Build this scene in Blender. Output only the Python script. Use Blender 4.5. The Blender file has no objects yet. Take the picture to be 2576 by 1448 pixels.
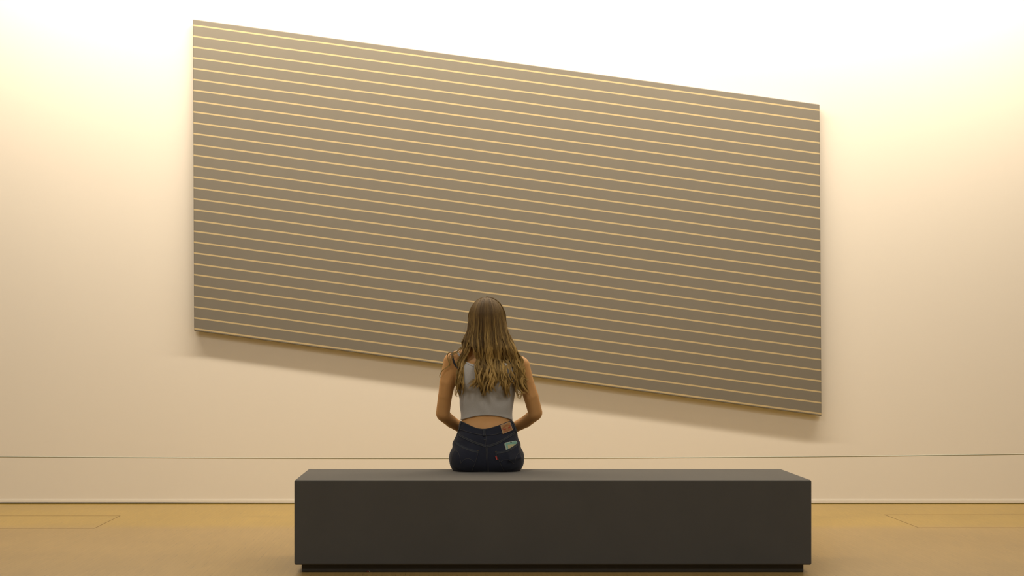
import bpy, math, random
import numpy as np
from mathutils import Vector, Matrix
from mathutils.bvhtree import BVHTree

random.seed(7)
rng = np.random.default_rng(7)
sc = bpy.context.scene
COL = sc.collection
PI = math.pi

# ------------------------------------------------------------------ camera
W, Hpx = 2576, 1448
F = 4120.0                    # focal length in pixels
CX, CY = 1150.0, 881.0        # where the view axis meets the picture
HC = 1.045                    # eye height
cam = bpy.data.objects.new('camera', bpy.data.cameras.new('camera'))
COL.objects.link(cam)
cam.location = (0, 0, HC)
cam.rotation_euler = (PI / 2, 0, 0)
cam.data.sensor_width = 36.0
cam.data.lens = F / W * 36.0
cam.data.shift_x = (W / 2 - CX) / W
cam.data.shift_y = (CY - Hpx / 2) / W
cam.data.clip_start = 0.05
sc.camera = cam


def P(px, py, d):
    return Vector(((px - CX) * d / F, d, HC - (py - CY) * d / F))


# ------------------------------------------------------------------ helpers
def link(o, parent=None):
    COL.objects.link(o)
    if parent is not None:
        o.parent = parent
    return o


def tag(o, label=None, cat=None, group=None, kind=None):
    if label: o['label'] = label
    if cat: o['category'] = cat
    if group: o['group'] = group
    if kind: o['kind'] = kind
    return o


def empty(name, loc):
    o = bpy.data.objects.new(name, None)
    o.location = loc
    o.empty_display_size = 0.1
    return link(o)


def np_mesh(name, V, Fs, mat=None, parent=None, smooth=True):
    """V (n,3), Fs list of index arrays (m,3)/(m,4)"""
    me = bpy.data.meshes.new(name)
    V = np.asarray(V, dtype=np.float32)
    if not isinstance(Fs, list): Fs = [Fs]
    Fs = [np.asarray(f, dtype=np.int32) for f in Fs if len(f)]
    me.vertices.add(len(V))
    me.vertices.foreach_set('co', V.ravel())
    loops = np.concatenate([f.ravel() for f in Fs])
    sizes = np.concatenate([np.full(len(f), f.shape[1], dtype=np.int32) for f in Fs])
    starts = np.concatenate([[0], np.cumsum(sizes)[:-1]]).astype(np.int32)
    me.loops.add(len(loops))
    me.loops.foreach_set('vertex_index', loops)
    me.polygons.add(len(sizes))
    me.polygons.foreach_set('loop_start', starts)
    me.polygons.foreach_set('use_smooth', np.full(len(sizes), smooth))
    me.update(calc_edges=True)
    me.validate()
    if mat: me.materials.append(mat)
    o = bpy.data.objects.new(name, me)
    return link(o, parent)


def box_data(x0, x1, y0, y1, z0, z1):
    V = [(x, y, z) for x in (x0, x1) for y in (y0, y1) for z in (z0, z1)]
    Fq = [(0, 1, 3, 2), (4, 6, 7, 5), (0, 4, 5, 1), (2, 3, 7, 6), (0, 2, 6, 4), (1, 5, 7, 3)]
    return V, Fq


def box(name, x0, x1, y0, y1, z0, z1, mat, parent=None, bevel=0.0, seg=3):
    V, Fq = box_data(x0, x1, y0, y1, z0, z1)
    o = np_mesh(name, V, np.array(Fq), mat, parent, smooth=bevel > 0)
    if bevel:
        m = o.modifiers.new('bevel', 'BEVEL')
        m.width = bevel; m.segments = seg; m.limit_method = 'ANGLE'; m.harden_normals = True
    return o


def tube_data(pts, r, n=8, caps=True):
    pts = np.asarray(pts, float)
    m = len(pts)
    r = np.full(m, r) if np.isscalar(r) else np.asarray(r)
    T = np.gradient(pts, axis=0)
    T /= np.linalg.norm(T, axis=1)[:, None] + 1e-12
    ref = np.array([0, 0, 1.0]) if abs(T[0, 2]) < .9 else np.array([1.0, 0, 0])
    V = []
    N = np.cross(T[0], ref); N /= np.linalg.norm(N)
    for i in range(m):
        N = N - T[i] * N.dot(T[i]); N /= np.linalg.norm(N) + 1e-12
        B = np.cross(T[i], N)
        for k in range(n):
            a = 2 * PI * k / n
            V.append(pts[i] + r[i] * (math.cos(a) * N + math.sin(a) * B))
    Q = []
    for i in range(m - 1):
        for k in range(n):
            Q.append((i * n + k, i * n + (k + 1) % n, (i + 1) * n + (k + 1) % n, (i + 1) * n + k))
    Tt = []
    if caps:
        c0 = len(V); V.append(pts[0]); V.append(pts[-1])
        for k in range(n):
            Tt.append((c0, (k + 1) % n, k))
            Tt.append((c0 + 1, (m - 1) * n + k, (m - 1) * n + (k + 1) % n))
    return np.array(V), np.array(Q), np.array(Tt)


def join_data(parts):
    V = []; Q = []; T = []; off = 0
    for v, q, t in parts:
        V.append(v)
        if len(q): Q.append(np.asarray(q) + off)
        if len(t): T.append(np.asarray(t) + off)
        off += len(v)
    fs = []
    if Q: fs.append(np.concatenate(Q))
    if T: fs.append(np.concatenate(T))
    return np.concatenate(V), fs


def tubes(name, list_of_pts, r, mat, parent=None, n=6):
    V, fs = join_data([tube_data(p, r, n) for p in list_of_pts])
    return np_mesh(name, V, fs, mat, parent)


def catmull(pts, n):
    pts = np.asarray(pts, float)
    P_ = np.vstack([2 * pts[0] - pts[1], pts, 2 * pts[-1] - pts[-2]])
    m = len(pts) - 1
    t = np.linspace(0, m, n)
    i = np.minimum(t.astype(int), m - 1)
    u = (t - i)[:, None]
    a, b, c, d = P_[i], P_[i + 1], P_[i + 2], P_[i + 3]
    return .5 * ((2 * b) + (c - a) * u + (2 * a - 5 * b + 4 * c - d) * u ** 2 + (3 * b - a - 3 * c + d) * u ** 3)


# ------------------------------------------------------------------ materials
def srgb(r, g, b):
    f = lambda c: (c / 255 / 12.92) if c / 255 <= .04045 else ((c / 255 + .055) / 1.055) ** 2.4
    return (f(r), f(g), f(b), 1)


def mat(name, col, rough=.6, spec=.3, metal=0, noise=None, bump=None, sheen=0, sss=0, coat=0):
    m = bpy.data.materials.new(name)
    m.use_nodes = True
    nt = m.node_tree; N = nt.nodes; L = nt.links
    b = N['Principled BSDF']
    b.inputs['Base Color'].default_value = col
    b.inputs['Roughness'].default_value = rough
    b.inputs['Specular IOR Level'].default_value = spec
    b.inputs['Metallic'].default_value = metal
    if sheen:
        b.inputs['Sheen Weight'].default_value = sheen
        b.inputs['Sheen Roughness'].default_value = .6
    if sss:
        b.inputs['Subsurface Weight'].default_value = sss
        b.inputs['Subsurface Radius'].default_value = (1, .35, .2)
        b.inputs['Subsurface Scale'].default_value = .006
    if coat: b.inputs['Coat Weight'].default_value = coat
    tc = N.new('ShaderNodeTexCoord')
    if noise:
        sc_, amt, det = noise
        n = N.new('ShaderNodeTexNoise'); n.inputs['Scale'].default_value = sc_; n.inputs['Detail'].default_value = det
        L.new(tc.outputs['Object'], n.inputs['Vector'])
        mx = N.new('ShaderNodeMix'); mx.data_type = 'RGBA'
        lo = [c * (1 - amt) for c in col[:3]] + [1]; hi = [min(1, c * (1 + amt)) for c in col[:3]] + [1]
        mx.inputs[6].default_value = lo; mx.inputs[7].default_value = hi
        L.new(n.outputs['Fac'], mx.inputs[0]); L.new(mx.outputs[2], b.inputs['Base Color'])
    if bump:
        sc_, st, dist = bump
        n = N.new('ShaderNodeTexNoise'); n.inputs['Scale'].default_value = sc_; n.inputs['Detail'].default_value = 4
        L.new(tc.outputs['Object'], n.inputs['Vector'])
        bp = N.new('ShaderNodeBump'); bp.inputs['Strength'].default_value = st; bp.inputs['Distance'].default_value = dist
        L.new(n.outputs['Fac'], bp.inputs['Height']); L.new(bp.outputs['Normal'], b.inputs['Normal'])
    return m


M_wall = mat('wall_paint', (.82, .775, .70, 1), .85, .15, noise=(.6, .02, 3), bump=(60, .03, .002))
M_room = mat('room_paint', (.60, .59, .57, 1), .9, .1)
M_ceil = mat('ceiling_paint', (.7, .68, .64, 1), .9, .1)
M_base = mat('baseboard_paint', (.82, .775, .70, 1), .7, .2)
M_gap = mat('shadow_gap', (.012, .016, .012, 1), .8, .2, noise=(9, .6, 2))
M_seam = mat('floor_seam', (.17, .115, .055, 1), .6, .3)
M_bench = mat('bench_felt', (.067, .064, .058, 1), .85, .25, noise=(5, .10, 4), bump=(700, .12, .001), sheen=.15)
M_plinth = mat('plinth_board', (.072, .066, .056, 1), .75, .25, noise=(6, .15, 3))
M_cord = mat('barrier_cord', (.44, .45, .37, 1), .7, .3)
M_metal = mat('brushed_metal', (.45, .44, .42, 1), .35, .5, metal=1)
M_skin = mat('skin', (.56, .30, .112, 1), .5, .3, noise=(14, .07, 3), sss=.12)
M_top = mat('ribbed_jersey', (.44, .425, .40, 1), .9, .15, noise=(260, .13, 3), sheen=.2)
M_bra = mat('bra_strap', (.020, .022, .03, 1), .6, .3)
M_denim = mat('dark_denim', (.0130, .0160, .030, 1), .85, .2, noise=(18, .35, 5), bump=(420, .15, .0008), sheen=.12)
M_band = mat('denim_edge', (.032, .037, .047, 1), .85, .2, noise=(60, .4, 4), bump=(420, .2, .0008))
M_stitch = mat('denim_thread', (.12, .115, .105, 1), .8, .2)
M_tack = mat('bar_tack_thread', (.16, .115, .06, 1), .8, .2)
M_patch = mat('tan_leather', (.36, .20, .075, 1), .6, .3, noise=(90, .12, 3))
M_red = mat('red_print', (.36, .045, .025, 1), .6, .3)
M_redtab = mat('red_tab', (.40, .03, .025, 1), .6, .3)
M_thread_w = mat('white_thread', (.6, .5, .45, 1), .7, .3)
M_phone = mat('teal_phone', (.19, .38, .31, 1), .35, .5)
M_clear = mat('clear_case', (.50, .55, .47, 1), .15, .7, coat=.5)
M_card = mat('cream_card', (.46, .42, .23, 1), .6, .3)
M_cardmark = mat('card_mark', (.09, .11, .09, 1), .6, .3)
M_black = mat('lens_black', (.02, .02, .02, 1), .2, .5)
M_shoe = mat('shoe_canvas', (.6, .58, .55, 1), .8, .2)
M_sole = mat('shoe_rubber', (.7, .69, .66, 1), .6, .3)
M_eye = mat('eye_white', (.75, .74, .72, 1), .2, .5)
M_brow = mat('eyebrow_hair', (.10, .06, .025, 1), .7, .2)
M_iris = mat('iris_brown', (.06, .035, .02, 1), .2, .5)
M_scrapred = mat('scrap_red', (.30, .06, .06, 1), .6, .3)
M_scrapwhite = mat('scrap_white', (.7, .66, .6, 1), .6, .3)


def floor_material():
    m = bpy.data.materials.new('wood_block_floor'); m.use_nodes = True
    nt = m.node_tree; N = nt.nodes; L = nt.links; b = N['Principled BSDF']
    tc = N.new('ShaderNodeTexCoord')
    mp = N.new('ShaderNodeMapping'); mp.inputs['Rotation'].default_value = (0, 0, PI / 2)
    L.new(tc.outputs['Object'], mp.inputs['Vector'])
    br = N.new('ShaderNodeTexBrick')
    br.inputs['Scale'].default_value = 1
    br.inputs['Brick Width'].default_value = .16
    br.inputs['Row Height'].default_value = .022
    br.inputs['Mortar Size'].default_value = .0012
    br.inputs['Mortar Smooth'].default_value = .3
    br.inputs['Color1'].default_value = (.320, .212, .072, 1)
    br.inputs['Color2'].default_value = (.290, .192, .064, 1)
    br.inputs['Mortar'].default_value = (.26, .17, .057, 1)
    L.new(mp.outputs['Vector'], br.inputs['Vector'])
    # irregular open joints: a stretched noise lets only some of the joints show dark
    mp2 = N.new('ShaderNodeMapping'); mp2.inputs['Scale'].default_value = (45, 7, 1)
    L.new(tc.outputs['Object'], mp2.inputs['Vector'])
    n2 = N.new('ShaderNodeTexNoise'); n2.inputs['Scale'].default_value = 1; n2.inputs['Detail'].default_value = 2
    L.new(mp2.outputs['Vector'], n2.inputs['Vector'])
    rp = N.new('ShaderNodeValToRGB')
    rp.color_ramp.elements[0].position = .56; rp.color_ramp.elements[0].color = (0, 0, 0, 1)
    rp.color_ramp.elements[1].position = .70; rp.color_ramp.elements[1].color = (1, 1, 1, 1)
    L.new(n2.outputs['Fac'], rp.inputs['Fac'])
    mu = N.new('ShaderNodeMath'); mu.operation = 'MULTIPLY'
    L.new(rp.outputs['Color'], mu.inputs[0]); L.new(br.outputs['Fac'], mu.inputs[1])
    mx = N.new('ShaderNodeMix'); mx.data_type = 'RGBA'
    mx.inputs[7].default_value = (.10, .065, .03, 1)
    L.new(mu.outputs[0], mx.inputs[0]); L.new(br.outputs['Color'], mx.inputs[6])
    n3 = N.new('ShaderNodeTexNoise'); n3.inputs['Scale'].default_value = 1.3; n3.inputs['Detail'].default_value = 5
    L.new(tc.outputs['Object'], n3.inputs['Vector'])
    mx2 = N.new('ShaderNodeMix'); mx2.data_type = 'RGBA'; mx2.blend_type = 'MULTIPLY'
    rp3 = N.new('ShaderNodeValToRGB')
    rp3.color_ramp.elements[0].position = .3; rp3.color_ramp.elements[0].color = (.9, .9, .9, 1)
    rp3.color_ramp.elements[1].position = .7; rp3.color_ramp.elements[1].color = (1.05, 1.05, 1.05, 1)
    L.new(n3.outputs['Fac'], rp3.inputs['Fac'])
    mx2.inputs[0].default_value = 1
    L.new(mx.outputs[2], mx2.inputs[6]); L.new(rp3.outputs['Color'], mx2.inputs[7])
    # floor colour turns yellower towards the back wall
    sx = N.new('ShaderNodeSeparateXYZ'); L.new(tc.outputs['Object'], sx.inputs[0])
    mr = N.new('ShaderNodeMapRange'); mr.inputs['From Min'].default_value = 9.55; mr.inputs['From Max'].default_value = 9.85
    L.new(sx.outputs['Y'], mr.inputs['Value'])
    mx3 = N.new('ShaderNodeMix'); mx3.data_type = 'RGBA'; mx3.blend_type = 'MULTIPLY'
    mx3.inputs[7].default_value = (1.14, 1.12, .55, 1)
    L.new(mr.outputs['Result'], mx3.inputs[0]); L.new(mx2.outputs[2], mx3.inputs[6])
    L.new(mx3.outputs[2], b.inputs['Base Color'])
    b.inputs['Roughness'].default_value = .30
    b.inputs['Specular IOR Level'].default_value = .5
    bp = N.new('ShaderNodeBump'); bp.inputs['Strength'].default_value = .2; bp.inputs['Distance'].default_value = .001
    L.new(br.outputs['Fac'], bp.inputs['Height']); bp.invert = True
    L.new(bp.outputs['Normal'], b.inputs['Normal'])
    return m


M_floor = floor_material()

# ------------------------------------------------------------------ room
YW = 11.18          # face of the display wall
XL, XR, YB, ZC = -6.5, 8.0, -5.0, 4.75
st = lambda o: tag(o, kind='structure')
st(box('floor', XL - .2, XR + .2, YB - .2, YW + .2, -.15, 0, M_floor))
st(box('ceiling', XL - .2, XR + .2, YB - .2, YW + .2, ZC, ZC + .15, M_ceil))
st(box('wall_back', XL, XR, YW, YW + .2, .0, ZC, M_wall))
st(box('wall_left', XL - .2, XL, YB, YW, .0, ZC, M_room))
st(box('wall_right', XR, XR + .2, YB, YW, .0, ZC, M_room))
st(box('wall_front', XL, XR, YB - .2, YB, .0, ZC, M_room))
st(box('baseboard_back', XL, XR, YW - .006, YW, .0045, .026, M_base, bevel=.002, seg=2))
gv = []  # near-black strip painted in as the shade of the gap below the baseboard
for gx, gh in ((XL, .0085), (-2.0, .0085), (-1.0, .0062), (2.0, .0048), (XR, .0045)):
    gv += [(gx, YW - .0068, 0), (gx, YW - .0068, gh), (gx, YW, gh), (gx, YW, 0)]
gq = [(a * 4 + k, a * 4 + (k + 1) % 4, a * 4 + 4 + (k + 1) % 4, a * 4 + 4 + k) for a in range(4) for k in range(4)] + [(0, 3, 2, 1), (16, 17, 18, 19)]
st(np_mesh('gap_shade_strip', gv, np.array(gq), M_gap, smooth=False))


def seam_loop(name, x0, x1, y0, y1, w=.004):
    parts = []
    for a in ((x0, x1, y0 - w, y0 + w), (x0, x1, y1 - w * .6, y1 + w * .6), (x0 - w * .6, x0 + w * .6, y0, y1), (x1 - w * .6, x1 + w * .6, y0, y1)):
        v, q = box_data(a[0], a[1], a[2], a[3], -.004, .0006)
        parts.append((np.array(v), np.array(q), []))
    V, fs = join_data(parts)
    return st(np_mesh(name, V, fs, M_seam, smooth=False))


seam_loop('trim_2', -5.6, -2.132, 9.63, 10.36)
seam_loop('trim_3', 2.722, 6.2, 9.66, 10.43)

# ------------------------------------------------------------------ artwork stand-in: plain slanted panel
D = .058
yf = YW - D


def panel_material(slope, step):
    m = bpy.data.materials.new('taupe_panel_paint'); m.use_nodes = True
    nt = m.node_tree; N = nt.nodes; L = nt.links; b = N['Principled BSDF']
    tc = N.new('ShaderNodeTexCoord')
    sx = N.new('ShaderNodeSeparateXYZ'); L.new(tc.outputs['Object'], sx.inputs[0])

    def math_(op, a, bb=None):
        n = N.new('ShaderNodeMath'); n.operation = op
        for i, v in enumerate((a, bb)):
            if v is None: continue
            if isinstance(v, (int, float)): n.inputs[i].default_value = v
            else: L.new(v, n.inputs[i])
        return n.outputs[0]
    s = math_('ADD', sx.outputs['Z'], math_('MULTIPLY', sx.outputs['X'], slope))
    nz = N.new('ShaderNodeTexNoise'); nz.inputs['Scale'].default_value = 2.2; nz.inputs['Detail'].default_value = 3
    L.new(tc.outputs['Object'], nz.inputs['Vector'])
    s2 = math_('ADD', s, math_('MULTIPLY', math_('SUBTRACT', nz.outputs['Fac'], .5), .004))
    fr = math_('FRACT', math_('DIVIDE', s2, step))
    dist = math_('ABSOLUTE', math_('SUBTRACT', fr, .5))
    rp = N.new('ShaderNodeValToRGB')
    half = .0040 / step
    rp.color_ramp.elements[0].position = half; rp.color_ramp.elements[0].color = (1, 1, 1, 1)
    rp.color_ramp.elements[1].position = half * 1.5; rp.color_ramp.elements[1].color = (0, 0, 0, 1)
    L.new(dist, rp.inputs['Fac'])
    n2 = N.new('ShaderNodeTexNoise'); n2.inputs['Scale'].default_value = 9; n2.inputs['Detail'].default_value = 4
    L.new(tc.outputs['Object'], n2.inputs['Vector'])
    base = N.new('ShaderNodeMix'); base.data_type = 'RGBA'
    base.inputs[6].default_value = (.186, .170, .138, 1); base.inputs[7].default_value = (.202, .185, .152, 1)
    L.new(n2.outputs['Fac'], base.inputs[0])
    mx = N.new('ShaderNodeMix'); mx.data_type = 'RGBA'
    L.new(rp.outputs['Color'], mx.inputs[0]); L.new(base.outputs[2], mx.inputs[6])
    mx.inputs[7].default_value = (.54, .43, .235, 1)
    L.new(mx.outputs[2], b.inputs['Base Color'])
    b.inputs['Roughness'].default_value = .55
    b.inputs['Specular IOR Level'].default_value = .5
    return m


def make_panel():
    root = empty('wall_panel', P(1275, 540, YW))
    tag(root, 'huge taupe slanted panel with thin straight cream stripes hung on the pale gallery wall', 'artwork')
    c = np.array(root.location)
    corners = [(485, 48), (2062, 262), (2067, 1046), (488, 832)]
    fr = [np.array(P(x, y, yf)) - c for x, y in corners]
    slope = -(fr[1][2] - fr[0][2]) / (fr[1][0] - fr[0][0])
    V = []
    for p in fr: V.append(p)
    for p in fr: V.append(p + np.array([0, D - .018, 0]))
    Fq = [(0, 1, 2, 3), (7, 6, 5, 4), (0, 4, 5, 1), (1, 5, 6, 2), (2, 6, 7, 3), (3, 7, 4, 0)]
    o = np_mesh('canvas', V, np.array(Fq), panel_material(slope, .0735), root)
    m = o.modifiers.new('bevel', 'BEVEL'); m.width = .006; m.segments = 3; m.harden_normals = True
    # hanging battens that hold the panel off the wall, set well inside its outline
    parts = []
    for fx in (.2, .5, .8):
        top = fr[0] * (1 - fx) + fr[1] * fx; bot = fr[3] * (1 - fx) + fr[2] * fx
        v, q = box_data(top[0] - .03, top[0] + .03, D - .018 + fr[0][1], D + fr[0][1], bot[2] + .25, top[2] - .25)
        o2 = np_mesh('batten', v, np.array(q), M_metal, root, smooth=False)
    return root


make_panel()

# ------------------------------------------------------------------ bench
D1 = 7.70
D2 = 8.42
ZB = .436


def make_bench():
    x0 = (740 - CX) * D1 / F; x1 = (2042 - CX) * D1 / F
    root = empty('bench', ((x0 + x1) / 2, (D1 + D2) / 2, 0))
    tag(root, 'long dark grey box bench with a recessed plinth on the wooden floor', 'bench')
    hx = (x1 - x0) / 2; hy = (D2 - D1) / 2
    b = box('seat_block', -hx, hx, -hy, hy, .0375, ZB, M_bench, root, bevel=.008, seg=4)
    box('plinth', -hx + .032, hx - .032, -hy + .032, hy - .032, 0, .0375, M_plinth, root, bevel=.002, seg=2)
    return root


bench = make_bench()

# ------------------------------------------------------------------ rope barrier in front of the wall
def make_barrier():
    y = 10.30
    root = empty('rope_barrier', (.85, y, 0))
    tag(root, 'thin grey barrier cord stretched low along the foot of the gallery wall', 'barrier')
    k = y / F
    X = np.linspace(-4.6, 6.3, 90)
    px = X / k + CX
    py = 1152.3 - 4.0e-6 * (px - 1080) ** 2 * (1 + .00012 * (px - 1080))
    Z = HC - (py - CY) * k
    pts = np.stack([X - .85, np.zeros_like(X), Z], 1)
    tubes('cord', [pts], .0042, M_cord, root, n=8)
    for i in (0, -1):
        p = pts[i]
        v, q, t = tube_data([(p[0], 0, .012), (p[0], 0, p[2] + .03)], .008, 12)
        post = np_mesh('post', v, [q, t], M_metal, root)
        v, q, t = tube_data([(p[0], 0, 0), (p[0], 0, .012)], .10, 32)
        np_mesh('post_base', v, [q, t], M_metal, post, smooth=False)


make_barrier()

# small scrap on the floor against the plinth
def make_scrap():
    d = D1 + .032 - .008
    root = empty('paper_scrap', ((927 - CX) * d / F, d, 0))
    tag(root, 'tiny red and white scrap lying on the floor against the bench plinth', 'scrap')
    v, q, t = tube_data([(-.008, 0, .003), (-.003, -.001, .005), (.001, 0, .003)], [.0025, .0035, .002], 6)
    np_mesh('red_piece', v, [q, t], M_scrapred, root)
    v, q, t = tube_data([(.001, 0, .0065), (.0035, -.001, .005), (.006, 0, .0022)], [.0012, .002, .0018], 6)
    np_mesh('white_piece', v, [q, t], M_scrapwhite, root)


make_scrap()

# ------------------------------------------------------------------ signed distance modelling
class Field:
    def __init__(s, lo, hi, h):
        s.lo = np.array(lo, float); s.h = h
        s.n = np.ceil((np.array(hi) - s.lo) / h).astype(int) + 1
        s.ax = [s.lo[i] + h * np.arange(s.n[i]) for i in range(3)]
        s.d = np.full(s.n, 1.0, dtype=np.float32)

    def box(s, lo, hi):
        a = np.clip(np.floor((np.array(lo) - s.lo) / s.h).astype(int), 0, s.n)
        b = np.clip(np.ceil((np.array(hi) - s.lo) / s.h).astype(int) + 1, 0, s.n)
        sl = tuple(slice(a[i], b[i]) for i in range(3))
        X = s.ax[0][sl[0]][:, None, None]; Y = s.ax[1][sl[1]][None, :, None]; Z = s.ax[2][sl[2]][None, None, :]
        return sl, X, Y, Z

    def add(s, fn, lo, hi, k=.01):
        m = k + .03
        sl, X, Y, Z = s.box(np.array(lo) - m, np.array(hi) + m)
        if 0 in s.d[sl].shape: return
        d = fn(X, Y, Z); a = s.d[sl]
        h = np.maximum(k - np.abs(a - d), 0) / k
        s.d[sl] = np.minimum(a, d) - h * h * k * .25

    def sub(s, fn, lo, hi, k=.01):
        m = k + .03
        sl, X, Y, Z = s.box(np.array(lo) - m, np.array(hi) + m)
        d = -fn(X, Y, Z); a = s.d[sl]
        h = np.maximum(k - np.abs(a - d), 0) / k
        s.d[sl] = np.maximum(a, d) + h * h * k * .25

    def cone(s, a, b, ra, rb, k=.01):
        a = np.array(a, float); b = np.array(b, float)
        lo = np.minimum(a - ra, b - rb); hi = np.maximum(a + ra, b + rb)
        s.add(cone_fn(a, b, ra, rb), lo, hi, k)

    def ell(s, c, r, k=.01):
        c = np.array(c, float); r = np.array(r, float)
        s.add(ell_fn(c, r), c - r, c + r, k)

    def mesh(s):
        d = s.d
        S = d < 0
        n = d.shape
        cells = tuple(x - 1 for x in n)
        cs = np.zeros(cells, dtype=np.int8)
        for i in (0, 1):
            for j in (0, 1):
                for k in (0, 1):
                    cs += S[i:n[0] - 1 + i, j:n[1] - 1 + j, k:n[2] - 1 + k]
        act = (cs > 0) & (cs < 8)
        idx = np.argwhere(act)
        vid = np.full(cells, -1, dtype=np.int32); vid[act] = np.arange(len(idx))
        acc = np.zeros((len(idx), 3)); cnt = np.zeros(len(idx))
        I, J, K = idx.T
        for ax in range(3):
            for u in (0, 1):
                for v in (0, 1):
                    o = [0, 0, 0]; oth = [q for q in range(3) if q != ax]
                    o[oth[0]] = u; o[oth[1]] = v
                    p = list(o); p[ax] = 1
                    d0 = d[I + o[0], J + o[1], K + o[2]].astype(float); d1 = d[I + p[0], J + p[1], K + p[2]].astype(float)
                    c = (d0 < 0) != (d1 < 0)
                    t = np.where(c, d0 / np.where(c, d0 - d1, 1), 0)
                    q = np.tile(np.array(o, float), (len(idx), 1)); q[:, ax] = t
                    acc += q * c[:, None]; cnt += c
        V = s.lo + s.h * (idx + acc / cnt[:, None])
        Q = []
        for ax in range(3):
            o = [q for q in range(3) if q != ax]
            a = [slice(None)] * 3; b = [slice(None)] * 3
            a[ax] = slice(0, n[ax] - 1); b[ax] = slice(1, n[ax])
            c = S[tuple(a)] != S[tuple(b)]
            e = np.argwhere(c)
            e = e[(e[:, o[0]] > 0) & (e[:, o[1]] > 0) & (e[:, o[0]] < n[o[0]] - 1) & (e[:, o[1]] < n[o[1]] - 1)]
            ins = S[tuple(a)][tuple(e.T)]
            def at(u, v):
                f = e.copy(); f[:, o[0]] -= u; f[:, o[1]] -= v
                return vid[tuple(f.T)]
            q = np.stack([at(0, 0), at(1, 0), at(1, 1), at(0, 1)], 1)
            flip = ins if ax != 1 else ~ins
            q[flip] = q[flip][:, ::-1]
            Q.append(q[:, ::-1])
        return V, np.concatenate(Q)


def cone_fn(a, b, ra, rb):
    a = np.array(a, float); b = np.array(b, float)
    ab = b - a; L2 = ab.dot(ab)
    def fn(X, Y, Z):
        t = ((X - a[0]) * ab[0] + (Y - a[1]) * ab[1] + (Z - a[2]) * ab[2]) / L2
        t = np.clip(t, 0, 1)
        return np.sqrt((X - a[0] - t * ab[0]) ** 2 + (Y - a[1] - t * ab[1]) ** 2 + (Z - a[2] - t * ab[2]) ** 2) - (ra + (rb - ra) * t)
    return fn


def ell_fn(c, r):
    def fn(X, Y, Z):
        p = ((X - c[0]) / r[0]) ** 2 + ((Y - c[1]) / r[1]) ** 2 + ((Z - c[2]) / r[2]) ** 2
        g = ((X - c[0]) / r[0] ** 2) ** 2 + ((Y - c[1]) / r[1] ** 2) ** 2 + ((Z - c[2]) / r[2] ** 2) ** 2
        k0 = np.sqrt(p)
        return k0 * (k0 - 1) / np.maximum(np.sqrt(g), 1e-6)
    return fn


def smooth_verts(V, Q, it=2, lam=.5):
    n = len(V)
    E = np.concatenate([Q[:, [0, 1]], Q[:, [1, 2]], Q[:, [2, 3]], Q[:, [3, 0]]])
    for k in range(it * 2):
        l = lam if k % 2 == 0 else -lam * 1.02
        acc = np.zeros_like(V); c = np.zeros(n)
        np.add.at(acc, E[:, 0], V[E[:, 1]]); np.add.at(c, E[:, 0], 1)
        np.add.at(acc, E[:, 1], V[E[:, 0]]); np.add.at(c, E[:, 1], 1)
        V = V + l * (acc / np.maximum(c, 1)[:, None] - V)
    return V


# ------------------------------------------------------------------ person
PO = Vector(((1224 - CX) * 8.30 / F, 8.30, ZB))     # sits here on the bench top
person = empty('person', PO)
tag(person, 'person with long wavy fair hair on the bench in grey crop top and jeans', 'person')


def LP(px, py, y):
    """picture point at local depth y -> local coordinates"""
    p = P(px, py, PO.y + y) - PO
    return np.array(p)


# torso outline: z, half width, back y, front y
TT = np.array([
    (-.02, .130, -.070, .09), (.00, .166, -.090, .10), (.03, .180, -.106, .105), (.066, .1835, -.113, .105), (.1065, .176, -.116, .10), (.163, .1555, -.108, .088),
    (.197, .1455, -.096, .082), (.255, .1245, -.079, .078), (.281, .1235, -.076, .078), (.358, .1305, -.087, .090),
    (.406, .1415, -.097, .098), (.448, .153, -.105, .100), (.50, .158, -.107, .090), (.535, .150, -.098, .070),
    (.565, .125, -.082, .050), (.60, .080, -.062, .030), (.64, .05, -.045, .02)])
zz = np.linspace(-.02, .64, 300)


def smooth_interp(col):
    v = np.interp(zz, TT[:, 0], TT[:, col])
    ker = np.hanning(19); ker /= ker.sum()
    return np.convolve(np.pad(v, 9, mode='edge'), ker, mode='valid')


T_hw, T_b, T_f = smooth_interp(1), smooth_interp(2), smooth_interp(3)


def torso_fn(X, Y, Z, n=2.35):
    hw = np.interp(Z, zz, T_hw); b = np.interp(Z, zz, T_b); f = np.interp(Z, zz, T_f)
    cy = (b + f) / 2; hy = (f - b) / 2
    a = np.minimum(hw, hy)
    d = ((np.abs(X) / hw) ** n + (np.abs(Y - cy) / hy) ** n) ** (1 / n)
    g = (d - 1) * a
    # spine furrow
    fur = np.exp(-(X / .016) ** 2) * np.clip((Z - .15) / .1, 0, 1) * np.clip((.55 - Z) / .1, 0, 1)
    g = g + .005 * fur * (Y < cy)
    return np.maximum(g, np.maximum(Z - .63, -.015 - Z))


TORSO_BOX = ((-.21, -.13, -.02), (.21, .13, .63))


def add_upper_torso(f, k=.02):
    f.add(torso_fn, *TORSO_BOX, k=.004)
    for s in (-1, 1):
        f.ell((s * .078, -.088, .475), (.050, .022, .065), k=.02)          # shoulder blades
        f.ell((s * .072, .085, .435), (.062, .055, .058), k=.03)           # chest


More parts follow.
